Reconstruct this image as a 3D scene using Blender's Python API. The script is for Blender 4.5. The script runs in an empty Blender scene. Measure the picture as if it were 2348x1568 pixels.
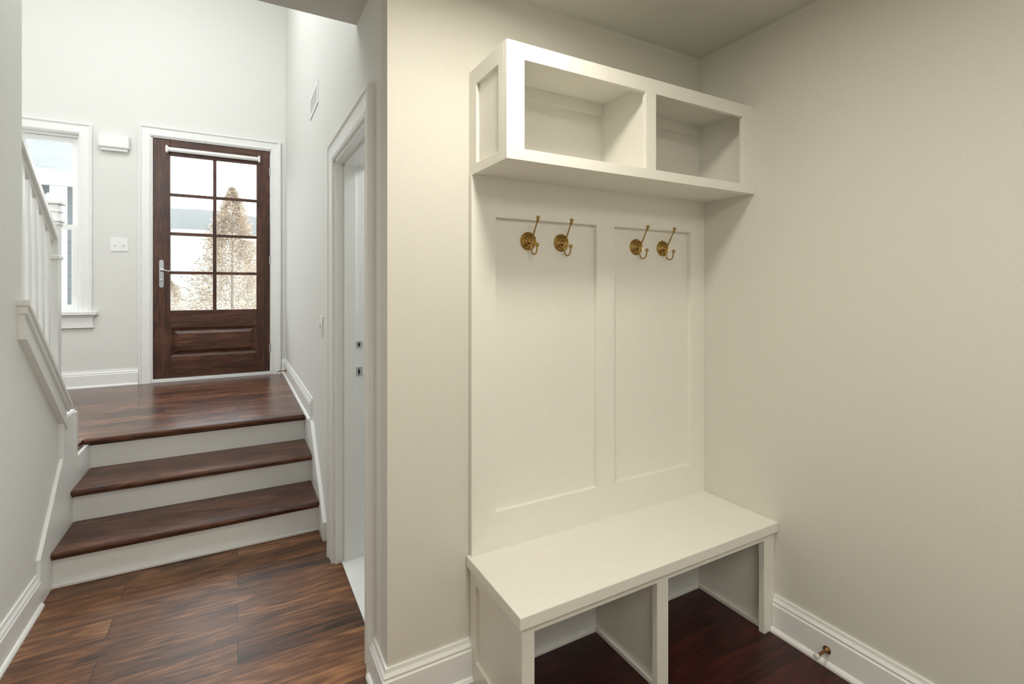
import bpy, bmesh, random
from math import *
from mathutils import Vector, Matrix
S=1.4
ZOOM=(1.0,1174,784)
sc=bpy.context.scene
def lin(c): 
    return tuple(((v/255)/12.92 if v/255<=.04045 else ((v/255+.055)/1.055)**2.4) for v in c)+(1,)
# ---------------------------------------------------------------- materials
def new_mat(n):
    m=bpy.data.materials.new(n);m.use_nodes=True
    return m,m.node_tree,m.node_tree.nodes["Principled BSDF"]
def paint(n,col,rough=.55,var=.03,bump=.02,scale=60,metal=0.):
    m,nt,b=new_mat(n)
    tc=nt.nodes.new("ShaderNodeTexCoord")
    no=nt.nodes.new("ShaderNodeTexNoise");no.inputs["Scale"].default_value=scale;no.inputs["Detail"].default_value=3
    nt.links.new(tc.outputs["Object"],no.inputs["Vector"])
    r=nt.nodes.new("ShaderNodeValToRGB")
    c=lin(col)
    r.color_ramp.elements[0].color=tuple(v*(1-var) for v in c[:3])+(1,)
    r.color_ramp.elements[1].color=tuple(min(1,v*(1+var)) for v in c[:3])+(1,)
    r.color_ramp.elements[0].position=.3;r.color_ramp.elements[1].position=.7
    nt.links.new(no.outputs[0],r.inputs[0]);nt.links.new(r.outputs[0],b.inputs["Base Color"])
    b.inputs["Roughness"].default_value=rough;b.inputs["Metallic"].default_value=metal
    if bump:
        bp=nt.nodes.new("ShaderNodeBump");bp.inputs["Strength"].default_value=bump;bp.inputs["Distance"].default_value=.01
        nt.links.new(no.outputs[0],bp.inputs["Height"]);nt.links.new(bp.outputs[0],b.inputs["Normal"])
    return m
def wood(n,dark,mid,light,grain=(2.2,26,26),rough=.3,planks=None,coat=.06,spec=.4,con=.155):
    m,nt,b=new_mat(n);N=nt.nodes.new;L=nt.links.new
    tc=N("ShaderNodeTexCoord")
    vec=tc.outputs["Object"]
    if planks:
        br=N("ShaderNodeTexBrick");br.offset=.37;br.offset_frequency=2;br.inputs["Scale"].default_value=1
        br.inputs["Brick Width"].default_value=planks[0];br.inputs["Row Height"].default_value=planks[1]
        br.inputs["Mortar Size"].default_value=.0014;br.inputs["Mortar Smooth"].default_value=.2
        br.inputs["Color1"].default_value=(0,0,0,1);br.inputs["Color2"].default_value=(1,1,1,1);br.inputs["Mortar"].default_value=(.5,.5,.5,1)
        L(vec,br.inputs["Vector"])
        sc_=N("ShaderNodeVectorMath");sc_.operation='SCALE';sc_.inputs["Scale"].default_value=7.3
        L(br.outputs["Color"],sc_.inputs[0])
        ad=N("ShaderNodeVectorMath");ad.operation='ADD';L(vec,ad.inputs[0]);L(sc_.outputs[0],ad.inputs[1]);vec=ad.outputs[0]
    def noise(scl,sv,det,rgh,dis):
        mp=N("ShaderNodeMapping");mp.inputs["Scale"].default_value=scl;L(vec,mp.inputs[0])
        n1=N("ShaderNodeTexNoise");n1.inputs["Scale"].default_value=sv;n1.inputs["Detail"].default_value=det;n1.inputs["Roughness"].default_value=rgh;n1.inputs["Distortion"].default_value=dis
        L(mp.outputs[0],n1.inputs["Vector"]);return n1.outputs[0]
    n1=noise(grain,2.4,10,.75,.3)                       # fine fibres
    n2=noise(tuple(g*.22+.6 for g in grain),1.1,2,.5,.5)    # broad figure
    n3=noise((2.5,4.5,4.5),1.6,3,.6,.2)                   # blotches
    rg=N("ShaderNodeMath");rg.operation='MULTIPLY';rg.inputs[1].default_value=60;L(n2,rg.inputs[0])
    sn=N("ShaderNodeMath");sn.operation='SINE';L(rg.outputs[0],sn.inputs[0])
    def madd(a,k,c):
        x=N("ShaderNodeMath");x.operation='MULTIPLY_ADD';x.inputs[1].default_value=k;L(a,x.inputs[0])
        if isinstance(c,float): x.inputs[2].default_value=c
        else: L(c,x.inputs[2])
        return x.outputs[0]
    fac=madd(n1,.54,.0);fac=madd(n2,.23,fac);fac=madd(n3,.23,fac);fac=madd(sn.outputs[0],.035,fac)
    if planks: fac=madd(br.outputs["Color"],.11,fac);fac=madd(fac,1.,-.055)
    r=N("ShaderNodeValToRGB");e=r.color_ramp.elements
    e[0].position=.5-con;e[0].color=lin(dark);e[1].position=.5+con;e[1].color=lin(light)
    k=e.new(.5);k.color=lin(mid)
    L(fac,r.inputs[0]);col=r.outputs[0]
    bp=N("ShaderNodeBump");bp.inputs["Strength"].default_value=.18;bp.inputs["Distance"].default_value=.004
    L(n1,bp.inputs["Height"])
    if planks:
        # small dark knots
        vo=N("ShaderNodeTexVoronoi");mpk=N("ShaderNodeMapping");mpk.inputs["Scale"].default_value=(1.4,4.2,1);L(vec,mpk.inputs[0]);L(mpk.outputs[0],vo.inputs["Vector"]);vo.inputs["Scale"].default_value=1.1
        kr=N("ShaderNodeMapRange");kr.inputs[1].default_value=.02;kr.inputs[2].default_value=.10;kr.inputs[3].default_value=.7;kr.inputs[4].default_value=0;L(vo.outputs["Distance"],kr.inputs[0])
        kk=N("ShaderNodeMix");kk.data_type='RGBA';kk.inputs[7].default_value=lin(tuple(v*.6 for v in dark));L(kr.outputs[0],kk.inputs[0]);L(col,kk.inputs[6]);col=kk.outputs[2]
        mm=N("ShaderNodeMix");mm.data_type='RGBA';mm.inputs[7].default_value=lin(tuple(v*.35 for v in dark))
        L(br.outputs["Fac"],mm.inputs[0]);L(col,mm.inputs[6]);col=mm.outputs[2]
    L(col,b.inputs["Base Color"]);L(bp.outputs[0],b.inputs["Normal"])
    b.inputs["Roughness"].default_value=rough;b.inputs["Coat Weight"].default_value=coat;b.inputs["Coat Roughness"].default_value=.2
    b.inputs["Specular IOR Level"].default_value=spec
    return m
M_wall=paint("wall_paint",(221,219,209),.7,.015,.03,90)
M_wall_lit=paint("wall_paint_lit",(230,230,225),.7,.015,.03,90)  # same wall paint, brighter foyer light put into a lighter colour
M_ceil=paint("ceiling_paint",(212,211,203),.8,.01,.02,60)
M_trim=paint("trim_enamel",(243,244,242),.32,.008,.0,20)
M_cab=paint("cabinet_enamel",(238,236,227),.38,.01,.01,30)
M_floor=wood("plank_floor",(44,25,14),(106,68,42),(162,114,74),planks=(1.25,.14),rough=.34,con=.15)
M_land=wood("landing_plank_floor",(36,19,13),(90,54,38),(140,94,68),planks=(1.25,.14),rough=.26,coat=.15,con=.13)
M_floor_shade=wood("shaded_plank_floor",(26,9,9),(54,20,18),(84,36,30),planks=(1.25,.14),rough=.36)  # same planks as the hall; shade around the bench put into the colour
M_tread=wood("tread_wood",(34,18,12),(78,46,32),(124,82,58),rough=.34,con=.13)
M_doorv=wood("door_wood_vertical",(40,24,18),(72,45,34),(106,69,52),grain=(30,30,1.6),rough=.4)
M_doorh=wood("door_wood_horizontal",(42,25,19),(78,49,36),(118,78,58),grain=(1.6,30,30),rough=.4)
M_brass=paint("aged_brass",(182,154,98),.32,.15,.0,80,metal=1.)
M_bronze=paint("antique_bronze",(140,106,72),.35,.15,.0,80,metal=1.)
M_nickel=paint("satin_nickel",(190,192,195),.3,.03,0,50,metal=1.)
M_dark=paint("dark_slot",(25,25,27),.8,.1,0,50)
M_plastic=paint("white_plastic",(242,242,240),.4,.01,0,20)
M_rubber=paint("rubber_tip",(215,210,200),.6,.02,0,20)
M_marble=paint("marble_threshold",(224,224,220),.25,.05,0,9)
def glass():
    m,nt,b=new_mat("window_glass");nt.nodes.remove(b)
    o=[x for x in nt.nodes if x.type=='OUTPUT_MATERIAL'][0]
    t=nt.nodes.new("ShaderNodeBsdfTransparent");t.inputs[0].default_value=(.96,.98,.98,1)
    g=nt.nodes.new("ShaderNodeBsdfGlossy");g.inputs["Roughness"].default_value=.02
    no=nt.nodes.new("ShaderNodeTexNoise");no.inputs["Scale"].default_value=3
    mr=nt.nodes.new("ShaderNodeMapRange");mr.inputs[3].default_value=.03;mr.inputs[4].default_value=.05
    nt.links.new(no.outputs[0],mr.inputs[0])
    x=nt.nodes.new("ShaderNodeMixShader");nt.links.new(mr.outputs[0],x.inputs[0])
    nt.links.new(t.outputs[0],x.inputs[1]);nt.links.new(g.outputs[0],x.inputs[2]);nt.links.new(x.outputs[0],o.inputs[0])
    return m
M_glass=glass()
def tile(n,c1,c2,w,h,mort):
    m,nt,b=new_mat(n)
    tc=nt.nodes.new("ShaderNodeTexCoord");br=nt.nodes.new("ShaderNodeTexBrick");br.inputs["Scale"].default_value=1
    br.inputs["Brick Width"].default_value=w;br.inputs["Row Height"].default_value=h;br.inputs["Mortar Size"].default_value=.004
    br.inputs["Color1"].default_value=lin(c1);br.inputs["Color2"].default_value=lin(c2);br.inputs["Mortar"].default_value=lin(mort)
    nt.links.new(tc.outputs["Object"],br.inputs["Vector"]);nt.links.new(br.outputs["Color"],b.inputs["Base Color"]);b.inputs["Roughness"].default_value=.6
    return m
M_tile=tile("bath_tile",(190,192,190),(205,206,203),.3,.15,(150,150,148))
M_shingle=tile("roof_shingle",(72,77,75),(86,91,89),.5,.25,(56,60,59))
M_siding=tile("lap_siding",(108,114,116),(114,121,123),4,.18,(90,96,99))
M_ext=paint("exterior_white_trim",(170,172,172),.6,.02,0,3)
M_ground=paint("dry_lawn",(128,126,116),.9,.15,0,.6)
M_fol=paint("cedar_foliage",(180,165,148),.9,.3,0,5)
M_shr=paint("shrub_bark",(140,132,124),.9,.2,0,5)
M_green=paint("evergreen_leaf",(140,152,122),.8,.3,0,5)
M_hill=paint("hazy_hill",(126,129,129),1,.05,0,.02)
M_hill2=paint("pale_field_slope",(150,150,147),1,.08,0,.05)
# ---------------------------------------------------------------- mesh helper
class G:
    def __init__(s): s.bm=bmesh.new();s.mi=0
    def box(s,x0,x1,y0,y1,z0,z1):
        v=[s.bm.verts.new((x*S,y*S,z*S)) for z in (z0,z1) for (x,y) in ((x0,y0),(x1,y0),(x1,y1),(x0,y1))]
        for f in ((3,2,1,0),(4,5,6,7),(0,1,5,4),(1,2,6,5),(2,3,7,6),(3,0,4,7)):
            s.bm.faces.new([v[i] for i in f]).material_index=s.mi
        return s
    def prism(s,pts,ext):
        e=Vector(ext)*S
        a=[s.bm.verts.new(Vector(p)*S) for p in pts];b=[s.bm.verts.new(Vector(p)*S+e) for p in pts]
        n=len(pts)
        fs=[s.bm.faces.new(a),s.bm.faces.new(b[::-1])]
        for i in range(n): fs.append(s.bm.faces.new((a[i],b[i],b[(i+1)%n],a[(i+1)%n])))
        for f in fs: f.material_index=s.mi
        return s
    def plate(s,u0,u1,v0,v1,holes,mapf):
        us=sorted({u0,u1}|{h[0] for h in holes}|{h[1] for h in holes});vs=sorted({v0,v1}|{h[2] for h in holes}|{h[3] for h in holes})
        us=[u for u in us if u0<=u<=u1];vs=[v for v in vs if v0<=v<=v1]
        def keep(i,j):
            if i<0 or j<0 or i>=len(us)-1 or j>=len(vs)-1: return False
            cu=(us[i]+us[i+1])/2;cv=(vs[j]+vs[j+1])/2
            return not any(h[0]<cu<h[1] and h[2]<cv<h[3] for h in holes)
        V={}
        def vt(i,j,k):
            if (i,j,k) not in V: V[(i,j,k)]=s.bm.verts.new(Vector(mapf(us[i],vs[j],k))*S)
            return V[(i,j,k)]
        for i in range(len(us)-1):
            for j in range(len(vs)-1):
                if not keep(i,j): continue
                for k in(0,1): s.bm.faces.new((vt(i,j,k),vt(i+1,j,k),vt(i+1,j+1,k),vt(i,j+1,k)))
                for (di,dj,a,b) in((-1,0,(i,j),(i,j+1)),(1,0,(i+1,j),(i+1,j+1)),(0,-1,(i,j),(i+1,j)),(0,1,(i,j+1),(i+1,j+1))):
                    if not keep(i+di,j+dj): s.bm.faces.new((vt(*a,0),vt(*b,0),vt(*b,1),vt(*a,1)))
        return s
    def sweep(s,rings,closed_ring=True,caps=True):
        R=[[s.bm.verts.new(Vector(p)*S) for p in r] for r in rings];n=len(R[0])
        for i in range(len(R)-1):
            for k in range(n if closed_ring else n-1):
                s.bm.faces.new((R[i][k],R[i][(k+1)%n],R[i+1][(k+1)%n],R[i+1][k])).material_index=s.mi
        if caps:
            s.bm.faces.new(R[0][::-1]).material_index=s.mi;s.bm.faces.new(R[-1]).material_index=s.mi
        return s
    def lathe(s,prof,center,axis,seg=32):
        ax=Vector(axis).normalized();u=ax.orthogonal().normalized();w=ax.cross(u);c=Vector(center)
        rings=[[tuple(c+ax*h+(u*cos(2*pi*k/seg)+w*sin(2*pi*k/seg))*max(r,1e-5)) for k in range(seg)] for r,h in prof]
        return s.sweep(rings)
    def tube(s,path,rad,seg=12):
        P=[Vector(p) for p in path];rings=[]
        u=None
        for i,p in enumerate(P):
            t=(P[min(i+1,len(P)-1)]-P[max(i-1,0)]).normalized()
            if u is None: u=t.orthogonal().normalized()
            u=(u-t*u.dot(t)).normalized();w=t.cross(u)
            r=rad[i] if isinstance(rad,(list,tuple)) else rad
            rings.append([tuple(p+(u*cos(2*pi*k/seg)+w*sin(2*pi*k/seg))*r) for k in range(seg)])
        return s.sweep(rings)
    def ball(s,c,r,seg=16):
        prof=[(r*sin(pi*i/10),-r*cos(pi*i/10)) for i in range(11)]
        return s.lathe(prof,c,(0,0,1),seg)
    def done(s,name,mats,parent=None,org=(0,0,0),label=None,cat=None,kind=None,bevel=0,smooth=False,group=None):
        bmesh.ops.recalc_face_normals(s.bm,faces=s.bm.faces[:])
        o=Vector(org)*S
        bmesh.ops.translate(s.bm,vec=-o,verts=s.bm.verts[:])
        me=bpy.data.meshes.new(name);s.bm.to_mesh(me);s.bm.free()
        for m in (mats if isinstance(mats,list) else [mats]): me.materials.append(m)
        ob=bpy.data.objects.new(name,me);sc.collection.objects.link(ob)
        if smooth:
            for p in me.polygons:p.use_smooth=True
            md=ob.modifiers.new("e","EDGE_SPLIT");md.split_angle=radians(40)
        if parent: ob.parent=parent;ob.location=o-parent.location
        else: ob.location=o
        if bevel:
            md=ob.modifiers.new("b","BEVEL");md.width=bevel*S;md.segments=2;md.limit_method='ANGLE';md.angle_limit=radians(40)
        meta(ob,label,cat,kind,group)
        return ob
def meta(ob,label=None,cat=None,kind=None,group=None):
    if label: ob["label"]=label
    if cat: ob["category"]=cat
    if kind: ob["kind"]=kind
    if group: ob["group"]=group
def empty(name,org,label,cat,kind=None,group=None):
    e=bpy.data.objects.new(name,None);e.location=Vector(org)*S;e.empty_display_size=.1;sc.collection.objects.link(e);meta(e,label,cat,kind,group);return e
def box(name,b,mat,**k): 
    return G().box(*b).done(name,mat,**k)
ST=dict(kind="structure")
# dimensions (unit = eye height)
XR=.309;XR2=.43;YB=1.165;XW=1.38;YD=4.0;XL=-.553;ZL=.379;ZC=1.783;ZT=3.4;XS=-1.6;YN=-1.2
# ---------------------------------------------------------------- shell
def s_(ob,lab,cat): ob["label"]=lab;ob["category"]=cat;return ob
s_(box("floor",(XL-.1,.50,YN-.1,2.22,-.06,0),M_floor,**ST),"dark reddish-brown wide plank wood floor","floor")
s_(box("floor_mudroom",(.50,XW+.1,YN-.1,1.2,-.06,0),M_floor_shade,**ST),"plank floor around the bench, shade painted into its dark red-brown","floor")
s_(G().box(XS-.1,XR+.01,2.69,YD+.02,ZL-.06,ZL).done("floor_landing",M_land,**ST),"dark plank wood entry landing floor","floor")
s_(box("floor_bathroom",(XR2-.02,1.4,1.22,2.3,-.05,0.003),M_tile,**ST),"light grey tiled floor beyond the side doorway","floor")
s_(box("wall_back",(XR,XW+.1,YB,YB+.06,0,ZC+.02),M_wall,**ST),"warm off-white painted wall behind the bench","wall")
s_(box("wall_right",(XW,XW+.08,YN-.1,YB,0,ZC+.02),M_wall,**ST),"warm off-white painted side wall","wall")
s_(box("wall_front",(XS-.1,XW+.08,YN-.08,YN,0,ZT),M_wall,**ST),"off-white painted wall","wall")
g=G();Y0,Y1,ZO=1.357,1.891,1.468
g.prism([(XR,YB+.06,0),(XR,Y0,0),(XR,Y0,ZO),(XR,Y1,ZO),(XR,Y1,0),(XR,YD+.12,0),(XR,YD+.12,ZT),(XR,YB+.06,ZT)],(XR2-XR,0,0))
s_(g.done("wall_hall",M_wall_lit,**ST),"tall off-white hall wall with side doorway","wall")
g=G().plate(XS-.1,XR,0,ZT,[(-1.45,-.866,.85,1.96),(-.497,.212,ZL-.01,2.005)],lambda u,v,k:(u,YD+.12*k,v))
s_(g.done("wall_entry",M_wall_lit,**ST),"tall off-white entry wall around the front door","wall")
# curb geometry
K=.9
def slope(y): return .931-(y-1.923)*K
g=G();g.prism([(XL,YN,0),(XL,2.66,0),(XL,2.66,.35),(XL,2.45,.35),(XL,2.45,.535),(XL,2.352,.535),(XL,1.963,slope(1.963)),(XL,1.963,ZT),(XL,YN,ZT)],(-.09,0,0))
s_(g.done("wall_left",M_wall_lit,**ST),"off-white hall wall stepping down along the staircase","wall")
s_(box("wall_stairwell",(XS-.08,XS,YN,YD,0,ZT),M_wall_lit,**ST),"off-white stairwell wall","wall")
s_(box("wall_header",(XL,XR,1.45,1.509,ZC+.02,ZT),M_wall_lit,**ST),"off-white wall above the low hall ceiling","wall")
s_(box("ceiling",(XL,XW,YN,1.51,ZC,ZC+.05),M_ceil,**ST),"flat off-white low ceiling","ceiling")
s_(box("ceiling_foyer",(XS,XR2,YN,YD,ZT,ZT+.05),M_ceil,**ST),"flat high foyer ceiling","ceiling")
g=G().box(XR2,1.4,2.2,2.25,0,ZC).box(1.35,1.4,1.225,2.2,0,ZC)
s_(g.done("wall_bathroom",M_wall_lit,**ST),"off-white painted side room wall","wall")
s_(box("ceiling_bathroom",(XR2,1.35,1.225,2.2,1.74,1.78),M_ceil,**ST),"flat side room ceiling","ceiling")
# ---------------------------------------------------------------- baseboards
BP=[(0,0),(.022,0),(.022,.006),(.018,.012),(.0135,.0145),(.0135,.078),(.0105,.082),(.0115,.088),(.0065,.096),(.005,.105),(0,.105)]
def pathsweep(path,side,z0,prof=BP):
    n=len(path);P=[Vector(p) for p in path];N=[]
    for i in range(n-1):
        d=(P[i+1]-P[i]).normalized();N.append(Vector((-d.y,d.x))*side)
    rings=[]
    for i in range(n):
        a=N[max(i-1,0)];b=N[min(i,n-2)];o=(a+b)/(1+a.dot(b))
        rings.append([(P[i].x+o.x*d,P[i].y+o.y*d,z0+z) for d,z in prof])
    return rings
def bb(name,path,side,z0=0):
    ob=G().sweep(pathsweep(path,side,z0)).done(name,M_trim,**ST);s_(ob,"white moulded baseboard with shoe strip","baseboard")
bb("baseboard_corner",[(XR,1.293),(XR,YB),(.522,YB)],-1)
bb("baseboard_bench",[(.545,YB),(XW,YB)],-1)
bb("baseboard_right",[(XW,.897),(XW,YN)],-1)
bb("baseboard_left",[(XL,YN),(XL,2.075)],-1)
bb("baseboard_entry",[(XS,YD),(-.565,YD)],-1,ZL)
bb("baseboard_entry_corner",[(.28,YD),(XR,YD),(XR,2.49)],-1,ZL)
# ---------------------------------------------------------------- casings (mitred)
CP=[(0,0),(0,.02),(.006,.023),(.012,.02),(.016,.014),(.05,.011),(.056,.013),(.064,.008),(.066,0)]
CP2=[(0,0),(0,.017),(.004,.019),(.010,.018),(.014,.013),(.05,.010),(.056,.012),(.064,.008),(.066,0)]
def frame(pts,mapf,prof=CP,closed=False):
    P=[Vector(p) for p in pts];n=len(P)
    if closed: P.append(P[0]);
    N=[]
    for i in range(len(P)-1):
        d=(P[i+1]-P[i]).normalized();N.append(Vector((d.y,-d.x)))
    rings=[]
    for i in range(len(P)):
        if closed and i in(0,len(P)-1): a,b=N[-1],N[0]
        else: a=N[max(i-1,0)];b=N[min(i,len(N)-1)]
        o=(a+b)/(1+a.dot(b));rings.append([mapf(P[i].x+o.x*w,P[i].y+o.y*w,d) for w,d in prof])
    return rings
ob=G().sweep(frame([(-.562,ZL),(-.562,2.07),(.276,2.07),(.276,ZL)],lambda a,b,d:(a,YD-d,b))).done("trim_1",M_trim,**ST);s_(ob,"white mitred casing around the front door","trim")
ob=G().sweep(frame([(1.293,0),(1.293,1.532),(1.955,1.532),(1.955,0)],lambda a,b,d:(XR-d,a,b),CP2)).done("trim_2",M_trim,**ST);s_(ob,"white mitred casing around the side doorway","trim")
# side door jamb + stops + strikes
g=G()
g.box(XR,XR2+.005,Y1-.012,Y1,0,ZO).box(XR,XR2+.005,Y0,Y0+.012,0,ZO).box(XR,XR2+.005,Y0,Y1,ZO-.012,ZO)
g.box(XR+.03,XR+.071,Y1-.022,Y1-.01,0,ZO-.01).box(XR+.03,XR+.071,Y0+.01,Y0+.022,0,ZO-.01).box(XR+.03,XR+.071,Y0+.01,Y1-.01,ZO-.022,ZO-.01)
jamb=g.done("door_frame",M_trim,bevel=.001,label="white wooden jamb lining the open side doorway",cat="door frame",kind="structure")
for zc,h in ((.793,.024),(.693,.034)):
    g=G();g.box(.382,.406,Y1-.0145,Y1-.012,zc-h/2,zc+h/2);g.mi=1;g.box(.3895,.3965,Y1-.0152,Y1-.0135,zc-h*.25,zc+h*.25)
    for dz in(-.38,.38): g.lathe([(0,0),(.0015,0),(.0015,.003),(0,.003)],(.393,Y1-.0135,zc+dz*h),(0,-1,0),8)
    g.done("strike_plate",[M_nickel,M_dark],parent=jamb,label="small silver latch strike plate")
s_(box("trim_3",(XR+.022,XR2+.03,Y0+.012,Y1-.012,0,.008),M_marble,bevel=.002,**ST),"white marble threshold in the side doorway","threshold")
# ---------------------------------------------------------------- lower stairs
rz=[0,.126,.252,ZL];ry=[2.19,2.42,2.66];ny=[2.162,2.388,2.632]
st=empty("staircase",(-.12,2.19,0),"three white risers with dark wood treads up to landing","staircase")
xa,xb=XL+.010,XR-.013
for i in range(3):
    box("riser",(xa,xb,ry[i],ry[i]+.016,rz[i]-.02*(i>0),rz[i+1]-.02),M_trim,parent=st,label="white painted riser",org=(0,ry[i],rz[i]))
    if i<2:
        G().box(xa,xb,ny[i],ry[i+1]+.03,rz[i+1]-.022,rz[i+1]).done("tread",M_tread,parent=st,bevel=.009,label="dark stained wood tread",org=(.3*i,ny[i],rz[i+1]))
    G().box(xa,xb,ry[i]-.008,ry[i],rz[i+1]-.032,rz[i+1]-.022).done("moulding",M_tread,parent=st,bevel=.003)
G().box(-.563,xb,ny[2],2.705,ZL-.022,ZL+.001).done("landing_nosing",M_tread,parent=st,bevel=.009,org=(0,2.63,ZL))
G().box(xa,xb,2.176,2.19,0,.014).done("shoe_moulding",M_trim,parent=st,bevel=.004)
# skirts
g=G().prism([(XR,2.07,0),(XR,2.07,.075),(XR,2.15,.145),(XR,2.45,.383),(XR,2.66,.383),(XR,2.66,0)],(-.0155,0,0))
s_(g.done("trim_4",M_trim,bevel=.002,**ST),"white sloped stair skirt board","trim")
g=G().prism([(XL,2.072,0),(XL,2.072,.15),(XL,2.305,.40),(XL,2.44,.40),(XL,2.45,.356),(XL,2.66,.356),(XL,2.66,0)],(.0125,0,0))
s_(g.done("trim_5",M_trim,bevel=.002,**ST),"white sloped stair skirt board","trim")
# curb cap and trim along sloped knee wall
def sloped(x0,x1,ya,yb,za,zb):
    return [(x0,ya,slope(ya)+za),(x0,yb,slope(yb)+za),(x0,yb,slope(yb)+zb),(x0,ya,slope(ya)+zb)],(x1-x0,0,0)
g=G()
e=.004
g.prism(*sloped(XL-e,XL+.014,1.935,2.34,-.066,.023))
g.prism(*sloped(XL-e,XL+.019,1.934,2.335,-.067,-.05))
g.prism(*sloped(XL-e,XL+.022,1.930,2.345,.004,.024))
g.prism(*sloped(XL-.105,XL+.028,1.9635,2.352,.022,.036))
g.prism(*sloped(XL-e,XL+.028,1.923,1.968,.022,.0359))
g.box(XL-e,XL+.0145,2.303,2.454,.398,.536)
g.box(XL-e,XL+.019,2.430,2.456,.36,.534)
g.box(XL-.095,XL+.0145,2.448,2.458,.36,.536)
g.box(XL-.098,XL+.012,2.34,2.456,.534,.542)
s_(g.done("trim_6",M_trim,**ST),"white sloping cap trim on the stair knee wall","trim")
# railing
rl=empty("stair_railing",(-.6,2.425,.54),"white painted stair railing with square newel post","stair railing")
def rz_(y): return 1.41-(y-2.13)*.80
g=G();
g.prism([(-.622,1.2,rz_(1.2)-.016),(-.622,2.41,rz_(2.41)-.016),(-.622,2.41,rz_(2.41)+.022),(-.622,1.2,rz_(1.2)+.022)],(.044,0,0))
g.prism([(-.612,1.2,rz_(1.2)-.03),(-.612,2.41,rz_(2.41)-.03),(-.612,2.41,rz_(2.41)-.014),(-.612,1.2,rz_(1.2)-.014)],(.024,0,0))
g.done("handrail",M_trim,parent=rl,bevel=.005,org=(-.6,2.0,1.4))
y=2.3575
while y>1.99:
    z0=max(slope(y)+.03,.542)
    G().box(-.610,-.590,y-.010,y+.010,z0,rz_(y)-.016).done("baluster",M_trim,parent=rl,bevel=.001,org=(-.6,y,z0));y-=.0615
g=G();c=(-.6,2.422)
def sq(h,z0,z1): g.box(c[0]-h,c[0]+h,c[1]-h,c[1]+h,z0,z1)
sq(.022,.542,1.325);sq(.0265,1.108,1.122);sq(.0265,1.235,1.247);sq(.031,1.247,1.255);sq(.0265,1.283,1.291);sq(.033,1.312,1.324)
h=.026
g.box(c[0]-h,c[0]+h,c[1]-h,c[1]+h,1.324,1.338)
g.lathe([(.018,1.336),(.02,1.343),(.014,1.352),(0,1.357)],(c[0],c[1],0),(0,0,1),16)
g.done("newel_post",M_trim,parent=rl,bevel=.002,org=(-.6,2.425,.56))
# upper staircase behind the knee wall
us=empty("staircase",(-1.1,2.45,ZL),"white and dark wood stairs climbing beside the hall wall","staircase")
for i in range(9):
    y=2.45-i*.162;z=ZL+i*.126
    box("riser",(XS+.002,XL-.1,y-.014,y,z,z+.106),M_trim,parent=us,org=(-1,y,z))
    G().box(XS+.002,XL-.1,y-.176,y+.02,z+.106,z+.126).done("tread",M_tread,parent=us,bevel=.007,org=(-1,y,z))
s_(G().box(XS,XL-.1,2.40,2.69,ZL-.06,ZL-.0005).box(XL-.1,-.557,2.459,2.69,ZL-.02,ZL-.0005).done("floor_stair",M_land,**ST),"dark plank wood floor at the foot of the stairs","floor")
# ---------------------------------------------------------------- front door
d=G();ya,yb=YD+.006,YD+.038
d.box(-.490,-.395,ya,yb,.402,1.998).box(.118,.206,ya,yb,.402,1.998)
d.mi=1
d.box(-.395,.118,ya,yb,1.894,1.998).box(-.395,.118,ya,yb,.737,.855).box(-.395,.118,ya,yb,.402,.543)
for z in(1.632,1.37,1.108): d.box(-.395,.118,ya+.004,yb-.004,z-.010,z+.010)
d.mi=0;d.box(-.151,-.129,ya+.003,yb-.003,.855,1.894)
door=d.done("door_1",[M_doorv,M_doorh],bevel=.0025,org=(.206,YD+.02,.402),label="dark stained wood front door with eight glass panes",cat="door",kind="structure")
g=G().box(-.395,.118,ya+.016,yb-.012,.543,.737)
x0,x1,z0,z1=-.375,.098,.563,.717
g.sweep([[(x0,ya+.016,z0),(x1,ya+.016,z0),(x1,ya+.016,z1),(x0,ya+.016,z1)],[(x0+.022,ya+.003,z0+.022),(x1-.022,ya+.003,z0+.022),(x1-.022,ya+.003,z1-.022),(x0+.022,ya+.003,z1-.022)]])
g.done("door_panel",M_doorh,parent=door,label="raised wood panel")
g=G().sweep(frame([(-.395,.543),(-.395,.737),(.118,.737),(.118,.543)],lambda a,b,dd:(a,ya+.012-dd,b),[(0,0),(0,.012),(.006,.009),(.012,.004),(.014,0)],closed=True),caps=False)
g.done("panel_moulding",M_doorh,parent=door)
box("glass_pane",(-.395,.118,ya+.014,ya+.018,.855,1.894),M_glass,parent=door,label="clear divided glass")
hx=-.443;hd=G()
hd.box(hx-.0125,hx+.0125,ya-.005,ya,1.02,1.18)
hd.lathe([(.0125,0),(.0125,.0045),(0,.0045)],(hx,ya,1.18),(0,-1,0),20);hd.lathe([(.0125,0),(.0125,.0045),(0,.0045)],(hx,ya,1.02),(0,-1,0),20)
hd.lathe([(.011,0),(.010,.012),(.006,.014),(.006,.03),(0,.03)],(hx,ya-.004,1.125),(0,-1,0),20)
hd.tube([(hx,ya-.03,1.125),(hx+.012,ya-.032,1.124),(hx+.025,ya-.032,1.12),(hx+.036,ya-.031,1.116),(hx+.047,ya-.029,1.118),(hx+.055,ya-.027,1.124)],[.007,.006,.005,.0045,.004,.003])
hd.lathe([(.007,0),(.007,.006),(.003,.008),(.003,.012),(0,.012)],(hx,ya-.004,1.055),(0,-1,0),16)
hd.done("door_handle",M_nickel,parent=door,smooth=True,label="satin silver lever handle on long plate")
for z in(1.85,1.21,.57):
    G().tube([(.212,YD+.0,z-.03),(.212,YD+.0,z+.03)],.006).box(.2,.222,YD+.001,YD+.006,z-.028,z+.028).done("hinge",M_nickel,parent=door,smooth=True)
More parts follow.
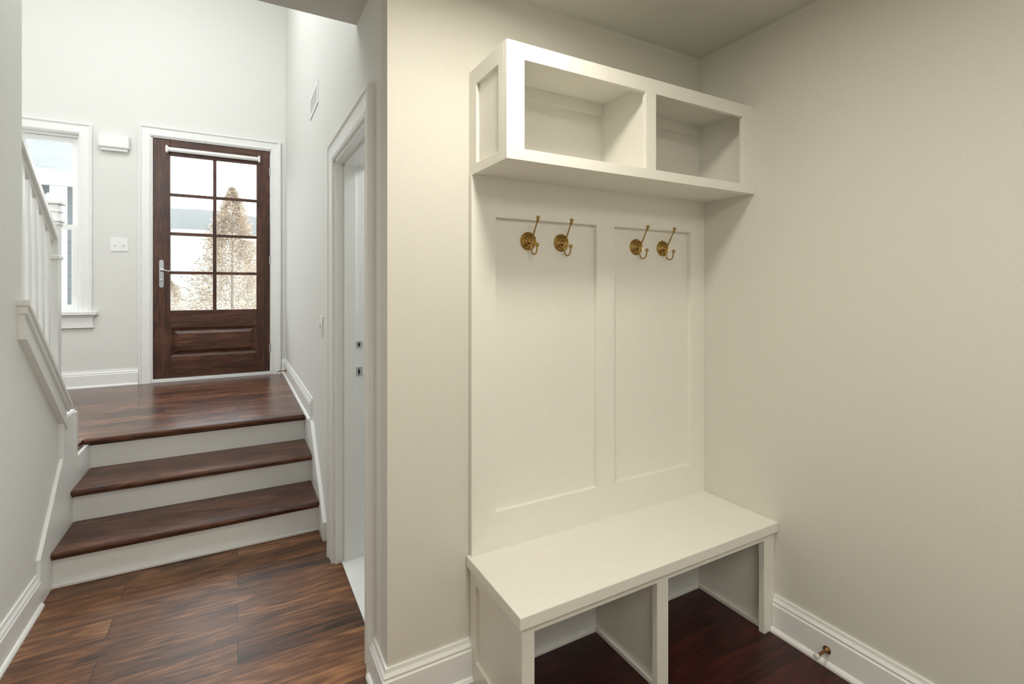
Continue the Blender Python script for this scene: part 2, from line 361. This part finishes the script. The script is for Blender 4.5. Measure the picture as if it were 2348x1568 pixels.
g=G().box(-.505,-.490,YD-.001,YD+.12,ZL,2.01).box(.208,.22,YD-.001,YD+.12,ZL,2.01).box(-.505,.22,YD-.001,YD+.12,1.999,2.015)
s_(g.done("trim_7",M_trim,**ST),"white jamb lining around the front door","trim")
s_(box("trim_8",(-.489,.207,YD-.014,YD+.12,ZL,.4),M_trim,bevel=.002,**ST),"pale door threshold","threshold")
# roller shade
rs=empty("roller_shade",(-.14,YD-.02,1.93),"white rolled-up shade fixed across the top of the door","roller shade")
G().tube([(-.405,YD-.015,1.928),(.128,YD-.015,1.928)],.0145,20).done("shade_roll",M_plastic,parent=rs,smooth=True)
for x in(-.418,.128): G().box(x,x+.013,YD-.033,YD+.006,1.906,1.95).done("bracket",M_plastic,parent=rs,bevel=.003)
# ---------------------------------------------------------------- window
W0,W1,Z0,Z1=-1.45,-.866,.86,1.96
ob=G().sweep(frame([(W0-.068,Z0),(W0-.068,Z1+.068),(W1+.068,Z1+.068),(W1+.068,Z0)],lambda a,b,d:(a,YD-d,b))).done("trim_9",M_trim,**ST);s_(ob,"white mitred casing around the window","trim")
g=G().box(W0-.09,W1+.095,YD-.045,YD+.03,.837,.86).box(W0-.07,W1+.072,YD-.016,YD,.765,.825).box(W0-.08,W1+.082,YD-.024,YD,.825,.837).box(W0-.075,W1+.077,YD-.02,YD,.755,.765)
s_(g.done("trim_10",M_trim,bevel=.003,**ST),"white window sill and apron","trim")
g=G().plate(W0,W1,Z0-.005,Z1,[(W0+.012,W1-.012,Z0+.008,Z1-.012)],lambda u,v,k:(u,YD+.03+.09*k,v))
g.plate(W0+.012,W1-.012,Z0+.009,1.40,[(W0+.042,W1-.042,Z0+.04,1.372)],lambda u,v,k:(u,YD+.034+.022*k,v))
g.plate(W0+.012,W1-.012,1.372,Z1-.013,[(W0+.042,W1-.042,1.40,Z1-.042)],lambda u,v,k:(u,YD+.060+.022*k,v))
win=g.done("window_1",M_trim,org=(-1.16,YD+.04,Z0),label="white double-hung window beside the front door",cat="window",kind="structure")
G().box(W0+.042,W1-.042,YD+.042,YD+.045,Z0+.04,1.372).box(W0+.042,W1-.042,YD+.069,YD+.072,1.40,Z1-.042).done("glass_pane",M_glass,parent=win,label="clear window glass")
# ---------------------------------------------------------------- small wall things
ch=empty("door_chime",(-.685,YD,1.93),"white plastic door chime box on entry wall","door chime")
G().box(-.765,-.608,YD-.045,YD+.001,1.893,1.976).done("cover",M_plastic,parent=ch,bevel=.008)
G().box(-.755,-.618,YD-.030,YD+.001,1.876,1.894).done("grille",M_plastic,parent=ch,bevel=.003)
sw=empty("light_switch",(-.665,YD,1.28),"white two-gang light switch plate on entry wall","light switch")
G().box(-.71,-.619,YD-.005,YD,1.239,1.325).done("switch_plate",M_plastic,parent=sw,bevel=.002)
for x in(-.687,-.642):
    G().box(x-.005,x+.005,YD-.012,YD-.003,1.276,1.290).done("toggle",M_plastic,parent=sw,bevel=.001)
sw=empty("light_switch",(XR,2.19,.845),"white light switch plate on tall hall wall","light switch")
G().box(XR-.005,XR,2.165,2.22,.803,.885).done("switch_plate",M_plastic,parent=sw,bevel=.002)
G().box(XR-.012,XR-.003,2.187,2.197,.838,.852).done("toggle",M_plastic,parent=sw,bevel=.001)
vt=empty("air_vent",(XR,2.44,1.867),"white metal louvred air vent high on wall","air vent")
v0,v1,w0,w1=2.307,2.574,1.815,1.918
g=G().plate(v0,v1,w0,w1,[(v0+.022,v1-.022,w0+.018,w1-.018)],lambda u,v,k:(XR-.004*k,u,v))
g.done("vent_frame",M_plastic,parent=vt,bevel=.001)
g=G();n=14
for i in range(n):
    y=v0+.026+(v1-v0-.052)*i/(n-1)
    g.box(XR-.0035,XR-.001,y-.003,y+.003,w0+.018,w1-.018)
g.mi=1;g.box(XR-.0012,XR-.0004,v0+.02,v1-.02,w0+.016,w1-.016)
g.done("louvre",[M_plastic,M_dark],parent=vt)
def stop(name,p,length,mat,label):
    e=empty("door_stop",p,label,"door stop")
    x,y,z=p
    G().lathe([(.010,0),(.010,.003),(.0055,.006),(.0038,.010),(.0038,length-.012),(.006,length-.010),(.006,length-.004)],p,(-1,0,0),20).done("stop_rod",mat,parent=e,smooth=True,org=p)
    G().lathe([(.0068,length-.006),(.0068,length+.002),(.005,length+.004),(0,length+.004)],p,(-1,0,0),20).done("rubber_tip",M_rubber,parent=e,smooth=True,org=p)
stop("a",(XW-.0135,.742,.043),.050,M_bronze,"bronze door stop with pale tip on mudroom baseboard")
stop("b",(XR-.0135,3.78,ZL+.05),.055,M_bronze,"bronze door stop on the entry landing baseboard")
# ---------------------------------------------------------------- panelled back
px0,px1=.519,XW
yt=YB-.018
g=G().plate(px0,px1,.316,1.29,[(.588,.921,.418,1.186),(.987,1.315,.418,1.186)],lambda u,v,k:(u,yt+.016*k,v))
g.box(px0+.002,px1,YB-.002,YB,.317,1.289)
g.done("wall_panel",M_cab,bevel=.001,org=(.95,YB,.316),label="off-white panelled back board with two recessed panels",cat="wall panel")
# ---------------------------------------------------------------- upper cabinet
cb=empty("wall_cabinet",(.95,YB,1.289),"off-white open two-cubby shelf cabinet mounted above coat hooks","cabinet")
cx0,cx1,cy,cz0,cz1=.520,XW,.962,1.289,1.554
g=G().plate(.5285,XW-.0005,cz0+.0005,cz1-.0005,[(.540,XW-.012,1.304,1.545)],lambda u,v,k:(u,cy+.014+(YB-cy-.014)*k,v))
g.box(.54,XW-.012,YB-.006,YB-.0005,1.304,1.545)
g.done("body",M_cab,parent=cb,org=(.95,1.06,cz0))
box("divider",(.946,.960,cy+.014,YB-.006,1.304,1.545),M_cab,parent=cb,org=(.95,cy,1.3))
g=G().plate(cx0,cx1,cz0,cz1,[(.566,.935,1.315,1.516),(.971,1.328,1.315,1.516)],lambda u,v,k:(u,cy+.014*k,v))
g.done("face_frame",M_cab,parent=cb,bevel=.0008,org=(.95,cy,cz0))
g=G().plate(cy+.014,YB-.0005,cz0,cz1,[(1.003,1.122,1.314,1.512)],lambda u,v,k:(cx0+.0085*k,u,v))
g.done("side_panel",M_cab,parent=cb,bevel=.0008,org=(cx0,1.06,cz0))
g=G().box(.54,.946,YB-.018,YB-.006,1.512,1.545).box(.96,XW-.012,YB-.018,YB-.006,1.512,1.545)
g.done("hanging_rail",M_cab,parent=cb,bevel=.001)
# ---------------------------------------------------------------- bench
bn=empty("storage_bench",(.95,1.03,0),"off-white built-in bench with two open cubbies underneath","bench")
box("seat",(.511,XW,.886,YB-.002,.290,.318),M_cab,parent=bn,bevel=.002,org=(.95,.89,.29))
by=.898
g=G().plate(.522,XW,0,.290,[(.553,.910,-1,.270),(.948,1.333,-1,.270)],lambda u,v,k:(u,by+.018*k,v))
g.done("face_frame",M_cab,parent=bn,bevel=.001,org=(.95,by,0))
g=G().box(.530,.545,by+.018,YB-.001,0,.290)
g.plate(by+.018,YB-.001,0,.290,[(.932,1.130,.06,.255)],lambda u,v,k:(.522+.009*k,u,v))
g.done("side_panel",M_cab,parent=bn,bevel=.001,org=(.53,1.03,0))
g=G().box(.921,.937,by+.018,YB-.014,0,.290).box(.912,.921,by+.018,YB-.014,0,.012).box(.937,.946,by+.018,YB-.014,0,.012)
g.done("divider",M_cab,parent=bn,bevel=.001,org=(.93,1.03,0))
g=G().box(1.356,1.372,by+.018,YB-.014,0,.290).box(1.347,1.356,by+.018,YB-.014,0,.012)
g.done("side_panel",M_cab,parent=bn,bevel=.001,org=(1.36,1.03,0))
# ---------------------------------------------------------------- hooks
hz=1.130
def hook_parts(x):
    p=(x,YB-.002,hz)
    e=empty("coat_hook",p,"aged brass double coat hook with round ringed backplate","coat hook",group="brass coat hooks on the panelled back")
    g=G().lathe([(0,0),(.025,0),(.025,.003),(.0235,.005),(.0215,.0035),(.0195,.0065),(.0175,.0085),(.0155,.006),(.0135,.0095),(.0105,.012),(.008,.0105),(.006,.016),(0,.017)],p,(0,-1,0),40)
    g.done("backplate",M_brass,parent=e,smooth=True,org=p)
    y=YB-.002
    g=G().tube([(x,y-.012,hz-.004),(x,y-.020,hz+.004),(x,y-.030,hz+.018),(x,y-.039,hz+.033),(x,y-.046,hz+.046),(x,y-.05,hz+.053)],[.0036,.0028,.0023,.0021,.002,.0019])
    g.ball((x,y-.052,hz+.058),.0055);g.lathe([(.0032,-.003),(.0036,0),(.0032,.003)],(x,y-.049,hz+.050),(0,-.5,.85),12)
    g.done("upper_prong",M_brass,parent=e,smooth=True,org=p)
    pts=[(x,y-.012,hz+.002),(x,y-.016,hz-.010),(x,y-.018,hz-.022)]
    for a in range(0,181,20):
        t=radians(a);pts.append((x,y-.032+.014*cos(t),hz-.024-.014*sin(t)))
    pts.append((x,y-.0475,hz-.018))
    g=G().tube(pts,.0022);g.ball((x,y-.048,hz-.013),.0055)
    g.done("lower_prong",M_brass,parent=e,smooth=True,org=p)
    return e
h0=hook_parts(.695)
for x in(.804,1.087,1.200):
    c=h0.copy();c.location.x=x*S;sc.collection.objects.link(c)
    for ch_ in list(h0.children):
        k=ch_.copy();k.parent=c;sc.collection.objects.link(k)
# ---------------------------------------------------------------- outdoors
random.seed(4)
s_(box("floor_porch",(-3.5,1.5,YD+.12,5.2,ZL-.1,ZL-.02),paint("porch_stone",(150,148,144),.9),**ST),"pale stone porch floor outside","floor")
box("ground",(-60,60,5.2,75,-.4,-.3),M_ground,label="pale dry lawn outside the entry",cat="ground",kind="stuff")
def ridge(y,z,amp,mat,lab):
    pts=[(-70,y,-.29)]
    for i in range(41):
        x=-70+i*3;pts.append((x,y,z+amp*sin(i*.35)+amp*.5*sin(i*.9+1)))
    pts.append((50,y,-.29))
    G().prism(pts,(0,1,0)).done("hill",mat,label=lab,cat="hill")
ridge(74,10.2,.6,M_hill,"hazy distant wooded ridge")
ridge(68,7.3,.4,M_hill2,"pale misty field slope below the ridge")
def conifer(x,y,zb,h,r,n,mat,label):
    e=empty("conifer_tree",(x,y,zb),label,"tree")
    G().tube([(x,y,zb),(x,y,zb+h*.5),(x,y,zb+h*.93)],[r*.03,r*.022,r*.005],8).done("trunk",M_shr,parent=e,org=(x,y,zb))
    g=G()
    for i in range(n):
        t=random.random()**.8;z=zb+h*(.04+.96*t)
        a=random.uniform(0,2*pi)
        R=r*(1-t)**.75*(1+.2*sin(i*.37)+.2*sin(3*a+t*23))
        q=R*random.uniform(.2,1)**.6
        c=Vector((x+q*cos(a),y+q*sin(a),z));d=Vector((cos(a),sin(a),random.uniform(-.2,.9))).normalized()
        L=r*random.uniform(.03,.06);w=d.cross(Vector((random.uniform(-1,1),random.uniform(-1,1),1))).normalized()*L*.25
        vs=[g.bm.verts.new((c+k)*S) for k in(w*.5,d*L*.5+w,d*L,d*L*.5-w,-w*.5)]
        g.bm.faces.new(vs)
    g.done("foliage",mat,parent=e,org=(x,y,zb))
conifer(-.08,9.6,-.3,3.0,.82,22000,M_fol,"tan conical conifer tree outside the front door")
conifer(-1.35,13.2,-.3,1.5,.85,6000,M_fol,"low tan evergreen outside the front door")
conifer(.75,12.4,-.3,1.6,.9,6000,M_green,"dull green evergreen beyond the porch")
def shrub(x,y,zb,h,n,label):
    g=G()
    def br(p,d,L,r,dep):
        q=p+d*L;g.tube([tuple(p),tuple(p.lerp(q,.5)+Vector((random.uniform(-1,1),random.uniform(-1,1),0))*L*.06),tuple(q)],[r,r*.8,r*.6],4)
        if dep:
            for k in range(3): br(p.lerp(q,random.uniform(.5,1)),(d+Vector((random.uniform(-.6,.6),random.uniform(-.6,.6),random.uniform(0,.5)))).normalized(),L*.65,r*.6,dep-1)
    for i in range(n): br(Vector((x,y,zb)),Vector((random.uniform(-.3,.3),random.uniform(-.3,.3),1)).normalized(),h*.42,.006,4)
    g.done("bare_shrub",M_shr,org=(x,y,zb),label=label,cat="shrub")
shrub(-.9,7.3,-.295,1.4,3,"leafless branching shrub beyond the porch")
shrub(-.1,6.3,-.295,.9,3,"leafless branching shrub beyond the porch")
# neighbour house
nh=empty("neighbour_house",(-3.6,8.5,-.3),"pale sided neighbouring house with grey shingle roof","house")
box("house_wall",(-6,-1.6,7.6,11,-.3,2.25),M_siding,parent=nh,org=(-3,7.6,-.3))
g=G().prism([(-6.2,7.1,2.22),(-6.2,9.6,3.3),(-6.2,9.6,3.36),(-6.2,7.1,2.28)],(4.7,0,0))
g.done("roof",M_shingle,parent=nh,org=(-3,7.1,2.2))
box("fascia",(-6.2,-1.5,7.06,7.12,2.12,2.29),M_ext,parent=nh)
for x in(-1.72,-2.35,-3.2): box("porch_post",(x-.06,x+.06,7.1,7.22,-.3,2.15),M_ext,parent=nh,org=(x,7.1,-.3))
# ---------------------------------------------------------------- lights
def area(name,loc,size,power,col,rot=(0,0,0),sy=None,spread=None):
    l=bpy.data.lights.new(name,"AREA");l.energy=power;l.color=col;l.size=size*S
    if sy: l.shape='RECTANGLE';l.size_y=sy*S
    else: l.shape='DISK'
    if spread:l.spread=radians(spread)
    o=bpy.data.objects.new(name,l);o.location=Vector(loc)*S;o.rotation_euler=rot;sc.collection.objects.link(o);return o
area("mudroom_ceiling_lamp",(.44,.65,ZC-.03),.16,14,(1,.94,.82))
area("hall_fill",(.45,-.5,ZC-.03),.8,29,(1,.965,.89))  # added soft fill from behind the camera, not a seen lamp
area("foyer_fill",(-.5,2.3,ZT-.05),1.2,62,(.95,.98,1),sy=1.4)  # added overhead daylight fill; no such opening is seen
area("stairwell_fill",(-1.1,.7,2.3),.8,34,(.97,.99,1),(radians(78),0,radians(-14)))  # hidden fill added to light the entry wall evenly
area("bathroom_fill",(.85,1.75,1.72),.3,11,(.93,.97,1))  # unseen light added to brighten the side room and door jamb
w=bpy.data.worlds.new("sky");sc.world=w;w.use_nodes=True
nt=w.node_tree;bg=nt.nodes["Background"]
tc=nt.nodes.new("ShaderNodeTexCoord");sp=nt.nodes.new("ShaderNodeSeparateXYZ");rp=nt.nodes.new("ShaderNodeValToRGB")
rp.color_ramp.elements[0].color=(1,1,1,1);rp.color_ramp.elements[1].color=(.92,.96,1,1)
nt.links.new(tc.outputs["Generated"],sp.inputs[0]);nt.links.new(sp.outputs[2],rp.inputs[0]);nt.links.new(rp.outputs[0],bg.inputs[0])
bg.inputs[1].default_value=5.9
sc.view_settings.view_transform='Standard'
# ---------------------------------------------------------------- camera
z,zu,zv=ZOOM
cd=bpy.data.cameras.new("camera");cd.sensor_width=36;cd.lens=z*36*1134.2/2348;cd.shift_y=-z*(zv-661.9)/2348;cd.shift_x=z*(zu-1174)/2348;cd.clip_start=.05;cd.clip_end=300
co=bpy.data.objects.new("camera",cd);co.location=(0,0,S);co.rotation_euler=(radians(90),0,-radians(29.008));sc.collection.objects.link(co);sc.camera=co
